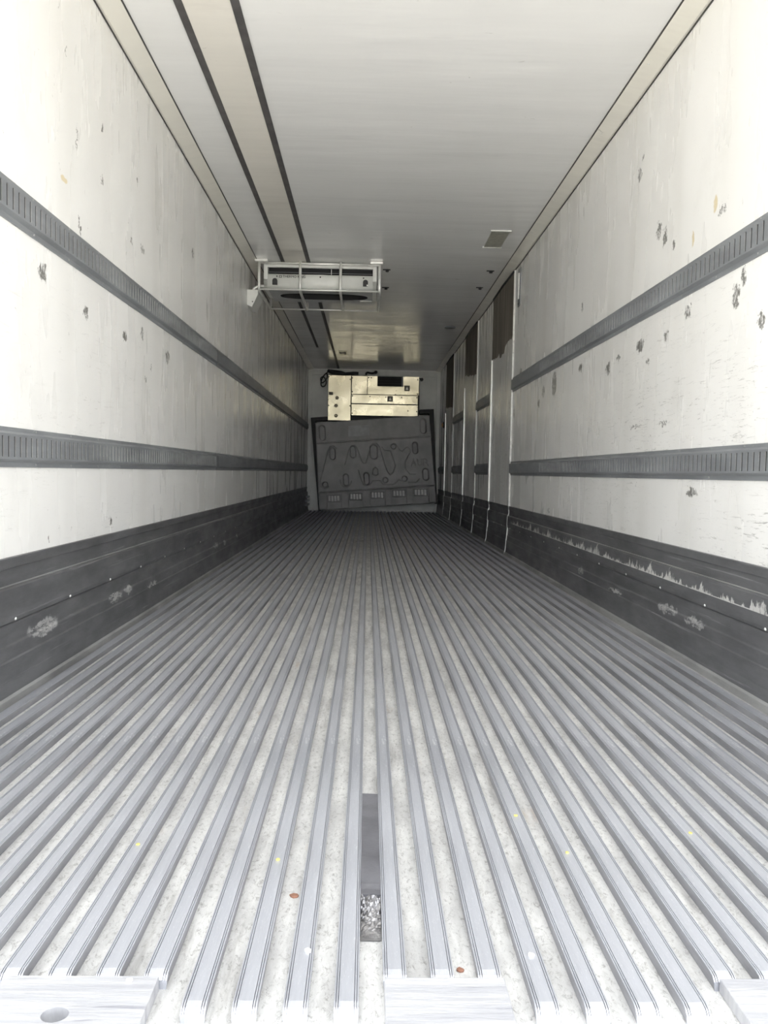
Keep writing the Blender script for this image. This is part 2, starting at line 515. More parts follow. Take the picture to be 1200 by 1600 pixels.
# cornices: shallow strips covering the ceiling corners, with dark joints
for n, s in ((1, -1), (2, 1)):
    pr = [(s * W, 2.606), (s * W, H), (s * 1.132, H), (s * 1.132, 2.622), (s * 1.215, 2.604)]
    t = struct(MB().extrude_y(pr, [.96, Y1 - .02]).build('trim_%d' % n, M['trim']), 'cream cornice strip in the ceiling corner above the ' + ('scuffed wall' if s < 0 else 'brown marks'))
    MB().extrude_y([(s * 1.132, H), (s * 1.132, 2.6245), (s * 1.127, 2.6245), (s * 1.127, H)], [.96, 12.]).build('joint_line', M['joint'], t)
    MB().extrude_y([(s * W, 2.606), (s * W, 2.5985), (s * 1.226, 2.5985), (s * 1.226, 2.606)], [.96, 13.]).build('joint_line', M['joint'], t)
    m_ = MB()
    y = 2.4
    while y < 9:
        m_.dome((s * (1.15 + .05 * random.random()), y, 2.618), (0, 0, -1), .006, .004, 8, 2)
        y += .32 + .1 * random.random()
    m_.build('rivet_row', M['alu'], t)['kind'] = 'stuff'

# ------------------------------------------------------------------ floor: base with longitudinal bars
D = D_F
floor = struct(MB().box((-W, .90, -.16), (W, Y1, -D)).build('floor', M['groove']), 'ribbed aluminium floor with dirty grooves')
PB, XB = .069, -.0767
def bar_profile():
    w = .0170
    half = [(-w + .002, -D), (-w, -.006), (-w, -.0008), (-w + .0008, 0), (-.0150, 0), (-.0147, -.0025), (-.0139, -.0025), (-.0136, 0),
            (-.0118, 0), (-.0115, -.0025), (-.0107, -.0025), (-.0104, 0)]
    return half + [(-x, z) for x, z in reversed(half)]
def bar_mesh(ya):
    mb = MB()
    mb.extrude_y(bar_profile(), [ya, ya + .006, ya + .016, Y1 - .04], [-.0075, -.002, 0, 0])
    me = mb.mesh('floor_bar', M['bar'])
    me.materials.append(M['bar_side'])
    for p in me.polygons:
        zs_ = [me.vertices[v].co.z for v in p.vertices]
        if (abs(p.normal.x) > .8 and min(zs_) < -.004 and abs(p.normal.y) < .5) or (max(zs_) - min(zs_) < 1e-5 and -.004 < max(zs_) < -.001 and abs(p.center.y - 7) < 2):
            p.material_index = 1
    return me
plates = [(-.598, -.381), (-.058, .116), (.430, .60)]
mesh_full, mesh_cut = bar_mesh(Y0), bar_mesh(1.071)
for k in range(-16, 18):
    x = XB + PB * (k + .5)
    cut = any(a < x < b for a, b in plates)
    o = bpy.data.objects.new('floor_bar', mesh_cut if cut else mesh_full)
    col.objects.link(o); o.parent = floor; o.location = (x, 0, 0)
# bright cut plates let into the rear sill
for i, (a, b) in enumerate(plates):
    mb = MB()
    if i == 0:
        cx, cy, rx, ry = -.497, .990, .018, .0145
        x0, x1, y0, y1 = a, b, .905, 1.069
        N = 40
        ring, edge = [], []
        for s in range(N):
            t = 2 * math.pi * s / N
            dx, dy = math.cos(t), math.sin(t)
            ring.append((cx + rx * dx, cy + ry * dy))
            kx = ((x1 if dx > 0 else x0) - cx) / dx if abs(dx) > 1e-6 else 1e9
            ky = ((y1 if dy > 0 else y0) - cy) / dy if abs(dy) > 1e-6 else 1e9
            q = min(kx, ky)
            edge.append((cx + dx * q, cy + dy * q))
        for (X, Yc) in ((x0, y0), (x1, y0), (x1, y1), (x0, y1)):
            j = min(range(N), key=lambda q: (edge[q][0] - X) ** 2 + (edge[q][1] - Yc) ** 2)
            edge[j] = (X, Yc)
        for s in range(N):
            q = (s + 1) % N
            mb.quad((*edge[s], 0), (*edge[q], 0), (*ring[q], 0), (*ring[s], 0))
            mb.quad((*ring[s], 0), (*ring[q], 0), (*ring[q], -.022), (*ring[s], -.022))
            mb.quad((*edge[s], 0), (*edge[s], -D), (*edge[q], -D), (*edge[q], 0))
        o = mb.build('sill_plate', M['plate'], floor)
        o['label'] = 'bright sill plate with an oval hole'
    else:
        o = mb.box((a, .905, -D), (b, 1.069, .0005)).build('sill_plate', M['plate'], floor, bevel=.002)

# ------------------------------------------------------------------ scuff plates along both walls
def kick(side, mat):
    s = 1 if side == 'right' else -1
    def prof(pts):
        return [(s * (W - o_), z) for o_, z in pts]
    ys = [.96, Y1 - .03]
    up = [(0, .436), (.008, .434), (.009, .403), (.004, .400), (.004, .350), (.004, .340), (0, .340)]
    mid = [(0, .345), (.013, .345), (.019, .338), (.021, .300), (.021, .245), (.017, .231), (0, .231)]
    low = [(0, .229), (.009, .229), (.013, .222), (.016, .165), (.021, .160), (.022, .118), (.026, .113), (.028, .050), (.032, .020), (.034, .002), (.034, -D), (0, -D)]
    b = struct(MB().extrude_y(prof(up), ys).build('baseboard_' + side, mat), 'dark grey metal scuff plate along the foot of the ' + ('wall with brown marks' if s > 0 else 'wall beside the ceiling unit'))
    MB().extrude_y(prof(mid), ys).build('bump_band', mat, b, bevel=.003)
    MB().extrude_y(prof(low), ys).build('lower_band', mat, b, bevel=.003)
    MB().extrude_y(prof([(.005, .345), (.0135, .345), (.0150, .3475), (.005, .3490)]), ys).build('lit_worn_ledge', M['worn_lit'], b)  # light caught by the worn ledge, painted as a paler strip
    MB().extrude_y(prof([(.034, -D), (.042, -D), (.040, .004), (.034, .012)]), ys).build('foot_edge', M['worn_lit'], b)
    m_ = MB(); y = 2.0
    while y < 10:
        m_.dome((s * (W - .0195), y, .239), (-s, 0, -.2), .006, .004, 8, 2); y += .45
    m_.build('rivet_row', M['alu'], b)['kind'] = 'stuff'
    return b
kick_left = kick('left', M['kick_l'])
kick_right = kick('right', M['kick_r'])
# broken ends of the left scuff plate at the bulkhead
m_ = [MB().box((-W, 13.7 + .1 * k, .10 + .07 * k), (-W + .06, 14.3, .13 + .07 * k)).build('buckled_end', M['rail'], kick_left) for k in range(3)]

# ------------------------------------------------------------------ load rails
def rail(side, z0, h, ya, yb, slotted, label):
    """a wall rail; ya..yb, slots between ya and slotted (or none)"""
    s = 1 if side == 'right' else -1
    root = thing('cargo_rail', (s * W, ya, z0), label, 'rail')
    L = yb - ya
    X = lambda o_: -s * o_
    f0, f1 = .026, h - .022       # face zone
    pitch, sw = .0405, .0115
    s0, s1 = f0 + .007, f1 - .008
    face = .021
    # flanges
    MB().extrude_y([(X(0), 0), (X(.006), .001), (X(.007), .016), (X(face), f0), (X(face - .006), f0), (X(0), .012)], [0, L]).build('lower_flange', M['rail'], root)
    MB().extrude_y([(X(0), h), (X(.006), h - .001), (X(.007), h - .014), (X(face), f1), (X(face - .006), f1), (X(0), h - .012)], [0, L]).build('upper_flange', M['rail'], root)
    mb = MB()
    lips, darks = [], []
    y = 0.
    end = max(0, (slotted or ya) - ya)
    def q(a, b, c, d):
        mb.quad((X(face), a, c), (X(face), b, c), (X(face), b, d), (X(face), a, d))
    while y + pitch < end:
        a, b = y + pitch - sw, y + pitch
        q(y, a, f0, s0); q(y, a, s0, s1); q(y, a, s1, f1)
        q(a, b, f0, s0); q(a, b, s1, f1)
        dp = face - .013
        mb.quad((X(face), a, s0), (X(face), a, s1), (X(dp), a, s1), (X(dp), a, s0))
        lip = face - .003
        lips.append(len(mb.f))
        mb.quad((X(face), b, s0), (X(face), b, s1), (X(lip), b, s1), (X(lip), b, s0))
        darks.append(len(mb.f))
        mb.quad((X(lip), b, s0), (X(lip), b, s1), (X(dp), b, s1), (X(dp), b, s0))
        mb.quad((X(face), a, s0), (X(face), b, s0), (X(dp), b, s0), (X(dp), a, s0))
        mb.quad((X(face), a, s1), (X(face), b, s1), (X(dp), b, s1), (X(dp), a, s1))
        y = b
    q(y, L, f0, s0); q(y, L, s0, s1); q(y, L, s1, f1)
    fo = mb.build('slotted_face' if slotted else 'plain_face', M['rail'], root, fix=False)
    fo.data.materials.append(M['worn_lit']); fo.data.materials.append(M['rail_back'])
    for k in lips: fo.data.polygons[k].material_index = 1  # light on the slot's far edge painted as brighter metal
    for k in darks: fo.data.polygons[k].material_index = 2  # shadow inside the slot painted dark
    MB().box((X(.0005), 0, f0 - .002), (X(.007), L, f1 + .002)).build('back_plate', M['rail_back'], root)
    m_ = MB(); yy = .12
    while yy < L - .05:
        for z in (.009, h - .008):
            if random.random() < .75:
                m_.dome((X(.0062), yy + .05 * random.random(), z), (-s, 0, 0), .0045, .003, 8, 2)
        yy += .30
    m_.build('rivet_row', M['worn_lit'], root)['kind'] = 'stuff'
    return root

LT, LH = .7211, .1275
UT, UH = 1.4874, .131
rail('left', UT, UH, 1.0, 5.70, 5.66, 'upper slotted grey rail on the wall beside the ceiling unit')
rail('left', LT, LH, 1.0, 5.73, 5.69, 'lower slotted grey rail on the wall beside the ceiling unit')
rail('left', UT, UH, 5.712, 14.28, None, 'upper plain grey rail continuing the slotted one under the ceiling unit')
rail('left', LT, LH, 5.742, 14.28, None, 'lower plain grey rail continuing the slotted one towards the bulkhead')
rail('right', UT, UH, 1.0, 7.085, 5.93, 'upper slotted grey rail ending at the first brown marked panel')
rail('right', LT, LH, 1.0, 7.085, 5.83, 'lower slotted grey rail ending at the first brown marked panel')

# ------------------------------------------------------------------ flat cover panels with brown patches on the right wall
spans = [(7.10, 8.25, 1.955, 'wide pale cover panel with a brown upper patch, beside the slotted rails'),
         (9.43, 10.56, 1.93, 'pale cover panel with a brown upper patch, second one along from the slotted rails'),
         (12.02, 13.12, 1.78, 'pale cover panel with a brown upper patch, the one closest to the bulkhead')]
for i, (a, b, zb, lab) in enumerate(spans):
    r = thing('cover_panel', (W, a, 0), lab, 'wall panel')
    t = .012
    MB().box((-t, 0, .436), (0, b - a, 2.598)).build('sheet', M['wall_r'], r)
    L = b - a
    # dark brown patch with a ragged lower edge
    ys = np.linspace(.02, L - .0, 22)
    zn, zf = ((1.98, 1.91), (1.92, 2.05), (1.75, 1.82))[i]
    zs = [zn + (zf - zn) * u / L + .035 * random.random() + (-.05 if .35 * L < u < .6 * L and i == 0 else 0) for u in ys]
    mb = MB()
    for k in range(len(ys) - 1):
        mb.prism([(-t - .004, ys[k], zs[k]), (-t - .004, ys[k + 1], zs[k + 1]), (-t - .004, ys[k + 1], 2.585), (-t - .004, ys[k], 2.585)],
                 [(-t, ys[k], zs[k]), (-t, ys[k + 1], zs[k + 1]), (-t, ys[k + 1], 2.585), (-t, ys[k], 2.585)])
    pd = mb.build('brown_patch', M['pad'], r)
    MB().tube([(-.016, .01, 2.585), (-.02, L * .5, 2.59), (-.016, L, 2.585)], .011, 8).build('seal_cord', M['board_black'], r)
    # bright edge strip on the far edge, thin sealant on the near edge, sealant dribbles over the scuff plate
    zt = zb - .03 if i else 1.95
    MB().box((-t - .012, L, .436), (0, L + (.055, .05, .035)[i], zt)).build('edge_strip', M['alu'], r, bevel=.003)
    def bead(yc, z0, z1, wmin, wmax, offs, nm):
        """one ragged continuous run of sealant"""
        mb = MB()
        zs_ = [z0]
        while zs_[-1] < z1:
            zs_.append(min(z1, zs_[-1] + .012 + .03 * random.random()))
        wl = [yc - wmin - (wmax - wmin) * random.random() ** 2 for _ in zs_]
        wr = [yc + wmin + (wmax - wmin) * random.random() ** 2 for _ in zs_]
        for k_ in range(len(zs_) - 1):
            a_, b_ = offs(zs_[k_]), offs(zs_[k_ + 1])
            mb.prism([(-a_, wl[k_], zs_[k_]), (-a_, wr[k_], zs_[k_]), (-b_, wr[k_ + 1], zs_[k_ + 1]), (-b_, wl[k_ + 1], zs_[k_ + 1])],
                     [(-.001, wl[k_], zs_[k_]), (-.001, wr[k_], zs_[k_]), (-.001, wr[k_ + 1], zs_[k_ + 1]), (-.001, wl[k_ + 1], zs_[k_ + 1])])
        mb.build(nm, M['sealant'], r)
    bead(-.003, .437, (2.3, 1.2, 1.0)[i], .003, (.013, .012, .008)[i], lambda z: t + .002, 'sealant_bead')
    def over_kick(z):
        pts_ = [(0., .043), (.012, .043), (.02, .036), (.113, .030), (.16, .025), (.229, .022), (.25, .024), (.30, .024), (.339, .022), (.346, .018), (.352, .008), (.40, .011), (.43, .012), (.44, .014)]
        return float(np.interp(z, [p[0] for p in pts_], [p[1] for p in pts_]))
    for yc in (0., L + .02):
        bead(yc, -.01, .437, .002, .014, over_kick, 'sealant_dribble')

rail('right', UT, UH, 8.32, 9.40, None, 'upper short grey rail piece between the first two brown marked panels')
rail('right', LT, LH, 8.32, 9.40, None, 'lower short grey rail piece between the first two brown marked panels')
rail('right', UT, UH, 10.63, 11.99, None, 'upper short grey rail piece beside the brown marked panel closest to the bulkhead')
rail('right', LT, LH, 10.63, 11.99, None, 'lower short grey rail piece beside the brown marked panel closest to the bulkhead')
rail('right', LT, LH, 13.17, 14.28, None, 'lower short grey rail piece in the bulkhead corner')

# pale vertical strip handle next to the first panel
r = thing('strip_latch', (W, 6.90, 2.27), 'small white upright latch strip high up beside the first brown panel', 'latch')
MB().box((-.006, -.05, -.04), (0, .05, .29)).build('backing', M['rail'], r)
MB().box((-.018, -.018, .02), (-.006, .018, .25)).build('bar', M['sealant'], r, bevel=.004)
MB().dome((-.006, 0, -.02), (-1, 0, 0), .014, .008).build('screw', M['board_black'], r)
# copper cap near the bulkhead
r = thing('wall_cap', (W, 13.49, 1.578), 'small round copper coloured cap on the wall near the bulkhead', 'wall cap')
MB().tube([(0, 0, 0), (-.02, 0, 0)], .055, 18).build('ring', M['board_black'], r)
MB().dome((-.02, 0, 0), (-1, 0, 0), .042, .03, 16, 4).build('dome', M['copper'], r)

# ------------------------------------------------------------------ ceiling cooling unit in its cage
EX0, EX1, EY = -1.075, -.045, 7.125
unit = thing('ceiling_cooling_unit', (-.56, EY, H), 'white cooling unit in a tube cage hanging from the ceiling', 'cooling unit')
def U(x, y, z): return (x + .56, y - EY, z - H)
def ubox(a, b): return MB().box(U(*a), U(*b))
# upper band, lower curved cover, end cheeks
ubox((EX0, 7.125, 2.582), (EX1, 7.16, 2.62)).build('upper_band', M['white_metal'], unit, bevel=.004)
arc = [(7.125, 2.520), (7.121, 2.500), (7.119, 2.470), (7.121, 2.440), (7.130, 2.415), (7.148, 2.396), (7.175, 2.386)]
inner = [(7.175, 2.396), (7.155, 2.404), (7.14, 2.420), (7.131, 2.442), (7.129, 2.47), (7.131, 2.50), (7.135, 2.520)]
mb = MB()
ring = arc + inner
i0 = len(mb.v)
n = len(ring)
for x in (EX0, EX1):
    mb.v += [U(x, y, z) for y, z in ring]
for k in range(n):
    j = (k + 1) % n
    mb.f.append((k, j, n + j, n + k)); mb.sm.append(k < 6)
mb.f.append(tuple(range(n))); mb.sm.append(False)
mb.f.append(tuple(range(n, 2 * n))); mb.sm.append(False)
mb.build('front_cover', M['white_metal'], unit)
for a, b in ((EX0, EX0 + .035), (EX1 - .035, EX1)):
    prof = [(7.121, 2.62), (7.121, 2.51), (7.119, 2.47), (7.121, 2.44), (7.130, 2.415), (7.148, 2.396), (7.175, 2.386), (7.60, 2.40), (7.66, 2.46), (7.66, 2.63), (7.14, 2.63)]
    MB().prism([U(a, y, z) for y, z in prof], [U(b, y, z) for y, z in prof]).build('end_cheek', M['white_metal'], unit)
ubox((EX0 + .035, 7.20, 2.51), (EX1 - .035, 7.58, 2.628)).build('dark_core', M['dark_void'], unit)
ubox((EX0 + .036, 7.14, 2.538), (EX1 - .036, 7.146, 2.541)).build('louvre', M['rail'], unit)
ubox((-.462, 7.13, 2.521), (-.457, 7.14, 2.581)).build('louvre_post', M['alu'], unit)
# underside pan with a long oval fan opening
mb = MB()
cx, cy, rx, ry, zp = (EX0 + EX1) / 2 + .02, 7.42, .415, .125, 2.388
x0, x1, y0, y1 = EX0 + .035, EX1 - .035, 7.17, 7.66
N = 64
def oval(t):
    c_, s_ = math.cos(t), math.sin(t)
    return (cx + rx * (abs(c_) ** .62) * (1 if c_ >= 0 else -1), cy + ry * (abs(s_) ** .80) * (1 if s_ >= 0 else -1))
ov, ed = [], []
for s in range(N):
    t = 2 * math.pi * s / N
    p = oval(t)
    ov.append(p)
    dx, dy = (p[0] - cx), (p[1] - cy)
    kx = ((x1 if dx > 0 else x0) - cx) / dx if abs(dx) > 1e-5 else 1e9
    ky = ((y1 if dy > 0 else y0) - cy) / dy if abs(dy) > 1e-5 else 1e9
    q = min(kx, ky)
    ed.append((cx + dx * q, cy + dy * q))
for (X_, Y_) in ((x0, y0), (x1, y0), (x1, y1), (x0, y1)):
    j = min(range(N), key=lambda q: (ed[q][0] - X_) ** 2 + (ed[q][1] - Y_) ** 2)
    ed[j] = (X_, Y_)
for s in range(N):
    q = (s + 1) % N
    mb.quad(U(*ed[s], zp), U(*ed[q], zp), U(*ov[q], zp), U(*ov[s], zp))
mb.build('drip_pan', M['pan'], unit)
mb = MB()
for s in range(N):
    q = (s + 1) % N
    mb.quad(U(*ov[s], zp), U(*ov[q], zp), U(*ov[q], zp + .052), U(*ov[s], zp + .052))
mb.build('fan_duct', M['dark_void'], unit)
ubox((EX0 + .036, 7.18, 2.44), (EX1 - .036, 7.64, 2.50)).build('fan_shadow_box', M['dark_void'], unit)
ubox((-.20, 7.56, 2.385), (-.085, 7.615, 2.3878)).build('foil_patch', M['alu'], unit)
# drain ports, screws, lettering
for (x, z) in ((-.973, 2.448), (-.146, 2.452)):
    pts = [(-.023, -.028), (.023, -.028), (.023, .012), (.016, .026), (0, .031), (-.016, .026), (-.023, .012)]
    MB().prism([U(x + a, 7.112, z + b) for a, b in pts], [U(x + a, 7.128, z + b) for a, b in pts]).build('drain_port', M['black'], unit)
ubox((-.136, 7.108, 2.424), (-.122, 7.112, 2.438)).build('port_tag', M['sealant'], unit)
for x in (-.955, -.56, -.165):
    MB().dome(U(x, 7.1205, 2.498), (0, -1, 0), .007, .003, 8, 2).build('screw', M['board_black'], unit)
def text_mesh(name, body, size, mat, parent, loc, rot, ext=.0008):
    cu = bpy.data.curves.new(name, 'FONT')
    cu.body = body; cu.size = size; cu.extrude = ext
    tmp = bpy.data.objects.new(name + '_tmp', cu)
    col.objects.link(tmp)
    dg = bpy.context.evaluated_depsgraph_get(); dg.update()
    me = bpy.data.meshes.new_from_object(tmp.evaluated_get(dg))
    bpy.data.objects.remove(tmp); bpy.data.curves.remove(cu)
    me.materials.clear(); me.materials.append(mat)
    o = bpy.data.objects.new(name, me); col.objects.link(o)
    o.parent = parent; o.location = loc; o.rotation_euler = rot
    return o
text_mesh('lettering', 'THERMO KING', .031, M['black'], unit, U(-.902, 7.1185, 2.487), (math.pi / 2, 0, 0))
for a, b in (((-.935, 2.486), (-.931, 2.506)), ((-.915, 2.486), (-.911, 2.506)), ((-.931, 2.486), (-.915, 2.489)), ((-.931, 2.503), (-.915, 2.506))):
    ubox((a[0], 7.1178, a[1]), (b[0], 7.1196, b[1])).build('logo_bar', M['black'], unit)
# cage of tubes
CY = 7.085
for x in (-1.112, -.74, -.374, -.018):
    path = [(x, CY, 2.628), (x, CY, 2.41), (x, CY + .004, 2.385), (x, CY + .018, 2.369), (x, CY + .045, 2.363), (x, 7.86, 2.362), (x, 7.90, 2.366), (x, 7.93, 2.39), (x, 7.935, 2.43), (x, 7.935, 2.628)]
    MB().tube([U(*p) for p in path], .013, 10).build('cage_hoop', M['alu'], unit)
for (y, z, r_) in ((CY, 2.607, .010), (CY + .006, 2.372, .008), (7.915, 2.368, .008)):
    MB().tube([U(-1.112, y, z), U(-.018, y, z)], r_, 10).build('cage_bar', M['alu'], unit)
for a, b in (((-1.145, 7.03, 2.608), (-1.03, 7.075, 2.629)), ((-.105, 7.03, 2.608), (.01, 7.075, 2.629))):
    ubox(a, b).build('bracket', M['alu'], unit, bevel=.003)
# pipe cover on the wall feeding the unit
r = thing('pipe_cover', (-W, 7.15, 2.22), 'white wedge shaped pipe cover on the wall under the ceiling unit end', 'pipe cover')
pr = [(0, .16), (.10, .16), (.10, .12), (.045, .0), (0, .02)]
MB().prism([(x, 0, z) for x, z in pr], [(x, .30, z) for x, z in pr]).build('casing', M['white_metal'], r, bevel=.004)
MB().tube(smooth_path([(.05, .05, .155), (.06, .05, .18), (.10, .05, .20), (.155, .05, .205)]), .014, 10).build('pipe', M['alu'], r)
MB().dome((.05, 0, .05), (0, -1, 0), .006, .003, 8, 2).build('screw', M['board_black'], r)

# ------------------------------------------------------------------ bulkhead refrigeration unit
FY = 14.12
fr = thing('bulkhead_cooler', (-.0, FY, 1.66), 'stainless steel cooler cabinet mounted high on the bulkhead', 'cooler')
def Bx(a, b): return MB().box((a[0], a[1] - FY, a[2] - 1.66), (b[0], b[1] - FY, b[2] - 1.66))
Bx((-.84, FY + .02, 1.66), (.825, Y1, 2.475)).build('cabinet', M['board_black'], fr)
def panel(x0, x1, z0, z1, name='panel', notch=None, y=FY, lab=None):
    if notch is None:
        o_ = Bx((x0, y, z0), (x1, y + .02, z1)).build(name, M['steel'], fr, bevel=.004)
    else:
        n0, n1, nz = notch
        pts = [(x0, z0), (x1, z0), (x1, z1), (n1, z1), (n1, nz), (n0, nz), (n0, z1), (x0, z1)]
        o_ = MB().prism([(a, y - FY, b - 1.66) for a, b in pts], [(a, y - FY + .02, b - 1.66) for a, b in pts]).build(name, M['steel'], fr, bevel=.003)
    return o_
panel(-.845, -.428, 1.66, 2.480, y=FY - .03)
panel(-.418, -.133, 2.148, 2.482)
panel(-.127, .815, 2.148, 2.485, notch=(.053, .521, 2.300))
panel(-.418, .798, 1.980, 2.140, y=FY - .004)
panel(-.418, .800, 1.760, 1.966, y=FY - .008)
Bx((.050, FY + .012, 2.29), (.524, FY + .0195, 2.478)).build('vent_opening', M['dark_void'], fr)
Bx((.495, FY + .004, 2.305), (.517, FY + .012, 2.478)).build('vent_post', M['rail'], fr)
for z in (2.35, 2.40, 2.45):
    Bx((.055, FY + .006, z), (.495, FY + .012, z + .006)).build('vent_louvre', M['board_black'], fr)
for (x, z, s_) in ((.595, 2.272, .05), (.289, 2.074, .05)):
    st = Bx((x - s_, FY - .010, z - s_), (x + s_, FY - .0041, z + s_)).build('warning_sticker', M['sticker'], fr)
    MB().prism([(x - .026, -.0125, z - 1.66 - .028), (x + .026, -.0125, z - 1.66 - .028), (x, -.0125, z - 1.66 + .03)],
               [(x - .026, -.0101, z - 1.66 - .028), (x + .026, -.0101, z - 1.66 - .028), (x, -.0101, z - 1.66 + .03)]).build('print_mark', M['patch'], st)
Bx((-.83, FY - .034, 2.12), (-.755, FY - .0305, 2.175)).build('type_plate', M['sticker'], fr)
for (x, z) in ((-.68, 2.069), (-.698, 1.928), (-.695, 1.746)):
    MB().dome((x, -.03, z - 1.66), (0, -1, 0), .032, .016, 14, 3).build('dent_bump', M['steel'], fr)
for (x, z, y) in ((-.83, 1.93, FY - .03), (-.445, 1.93, FY - .03), (-.83, 2.45, FY - .03), (-.445, 2.41, FY - .03), (-.405, 2.44, FY), (-.405, 2.19, FY), (-.11, 2.45, FY), (-.06, 2.45, FY), (.79, 2.43, FY),
                  (.79, 2.17, FY), (-.40, 2.115, FY - .004), (-.08, 2.11, FY - .004), (.21, 2.105, FY - .004), (.50, 2.105, FY - .004), (.78, 2.105, FY - .004), (-.40, 1.80, FY - .008), (.78, 1.85, FY - .008), (.62, 1.86, FY - .008)):
    MB().dome((x, y - FY, z - 1.66), (0, -1, 0), .012, .006, 8, 2).build('screw', M['board_black'], fr)

# cables over the cooler
ca = thing('cable_bundle', (-.75, 14.2, 2.49), 'tangle of black cables lying over the cooler cabinet', 'cable')
def cab(pts, r_, nm='cable'):
    MB().tube(smooth_path([(x + .75, y - 14.2, z - 2.49) for x, y, z in pts], 8), r_, 8).build(nm, M['black'], ca)
cab([(-.86, 14.22, 2.58), (-.80, 14.20, 2.54), (-.70, 14.17, 2.525), (-.55, 14.18, 2.52), (-.40, 14.18, 2.535), (-.30, 14.19, 2.535)], .026)
cab([(-.85, 14.24, 2.585), (-.72, 14.22, 2.57), (-.60, 14.2, 2.55), (-.50, 14.2, 2.512)], .018)
cl = thing('cable_loop', (-.93, 14.05, 2.27), 'thin black cable hanging in loops beside the cooler cabinet', 'cable')
def loop_cable(pts, r_):
    MB().tube(smooth_path([(x + .93, y - 14.05, z - 2.27) for x, y, z in pts], 8), r_, 8).build('cable', M['black'], cl)
loop_cable([(-.862, 14.12, 2.53), (-.92, 14.06, 2.47), (-.97, 14.04, 2.36), (-.96, 14.04, 2.27), (-.90, 14.04, 2.28), (-.88, 14.06, 2.36), (-.93, 14.05, 2.44), (-.98, 14.05, 2.41), (-.95, 14.05, 2.33), (-.868, 14.06, 2.42), (-.866, 14.06, 2.50)], .011)
cab([(-.16, 14.2, 2.512), (-.14, 14.18, 2.55), (-.05, 14.18, 2.54), (.01, 14.18, 2.555)], .018)
MB().dome((.77, -.05, .065), (0, -1, 0), .032, .03, 14, 4).build('plug', M['black'], ca)
rr = thing('cable_gland', (.875, Y1, 2.46), 'small black cable gland on the bulkhead beside the cooler', 'cable gland')
MB().tube([(0, 0, 0), (0, -.06, .0)], .030, 12).build('gland', M['board_black'], rr)
MB().tube([(0, -.04, .0), (-.06, -.05, .025)], .012, 8).build('stub', M['board_black'], rr)

# ------------------------------------------------------------------ moulded board leaning in front of the cooler
# drawing units (u across, v down, about 1.93 mm each) laid out on the board
BY = 13.975
def bp(u, v):
    a, b = (138.5 + .769 * u) / 1000, (461.5 + .769 * v) / 1000
    return (-1.459 + 2.509 * a + .031 * b + .024 * a * b, 2.871 + .054 * a - 2.506 * b - .009 * a * b)
bcx, bcz = bp(590, 880)
board = thing('bulkhead_board', (bcx, BY, 0.02), 'dark grey moulded plastic board leaning against the bulkhead', 'board')
def BP(u, v, out=0.):
    x, z = bp(u, v)
    return (x - bcx, -out, z - .02)
NU, NV = 460, 350
c00, c10, c11, c01 = np.array((15, 60.)), np.array((1084, -8.)), np.array((1149, 817.)), np.array((51, 885.))
S, T = np.meshgrid(np.linspace(0, 1, NU), np.linspace(0, 1, NV))
Ug = c00[0] * (1 - S) * (1 - T) + c10[0] * S * (1 - T) + c11[0] * S * T + c01[0] * (1 - S) * T
Vg = c00[1] * (1 - S) * (1 - T) + c10[1] * S * (1 - T) + c11[1] * S * T + c01[1] * (1 - S) * T
def sstep(x, a, b):
    t = np.clip((x - a) / (b - a), 0, 1)
    return t * t * (3 - 2 * t)
hgt = np.zeros_like(Ug)
for (u, v, hw, hh) in ((80, 157, 33, 76), (1025, 92, 32, 74), (175, 352, 31, 60), (367, 335, 31, 61), (563, 335, 40, 73), (950, 297, 29, 59), (302, 598, 29, 60),
                       (495, 587, 29, 61), (1050, 547, 32, 60), (107, 642, 30, 30), (748, 283, 29, 29), (672, 600, 29, 29), (851, 587, 29, 29)):
    tl = .05 * (1 if hh > hw else 0)
    du, dv = Ug - u - tl * (Vg - v), Vg - v
    d = np.hypot(du, np.maximum(np.abs(dv) - (hh - hw), 0)) - hw
    hgt -= .085 * sstep(-d, 0, 11)
def seg_dist(poly):
    best = np.full_like(Ug, 1e9)
    for (a, b) in zip(poly[:-1], poly[1:]):
        ax, ay = a; bx_, by_ = b
        L2 = (bx_ - ax) ** 2 + (by_ - ay) ** 2
        t = np.clip(((Ug - ax) * (bx_ - ax) + (Vg - ay) * (by_ - ay)) / max(L2, 1e-6), 0, 1)
        best = np.minimum(best, np.hypot(Ug - ax - t * (bx_ - ax), Vg - ay - t * (by_ - ay)))
    return best
ridges = [[(65, 640), (65, 600), (90, 500), (135, 320), (155, 283), (190, 277), (215, 300)],
          [(292, 455), (330, 310), (350, 275), (385, 270), (405, 295), (450, 420), (470, 443), (490, 438), (500, 400), (525, 300), (545, 258), (590, 252), (615, 285), (690, 520), (715, 552), (742, 532), (768, 465), (720, 325), (660, 320), (640, 290)],
          [(250, 600), (260, 640), (285, 665), (315, 668), (345, 640), (355, 610)],
          [(420, 510), (440, 580), (465, 640), (495, 658), (525, 645), (550, 608), (620, 605), (650, 640), (750, 640), (795, 595), (820, 605)],
          [(770, 255), (790, 290), (805, 320), (830, 328), (855, 300), (880, 292), (905, 315), (900, 345), (855, 430), (860, 490), (900, 545), (950, 545)],
          [(890, 620), (960, 622), (990, 590)],
          [(555, 500), (550, 545), (580, 556), (605, 545), (600, 495), (575, 478), (555, 500)],
          [(75, 665), (107, 685), (140, 665)]]
for pl in ridges:
    hgt += .022 * (1 - sstep(seg_dist(pl), .5, 4.5))
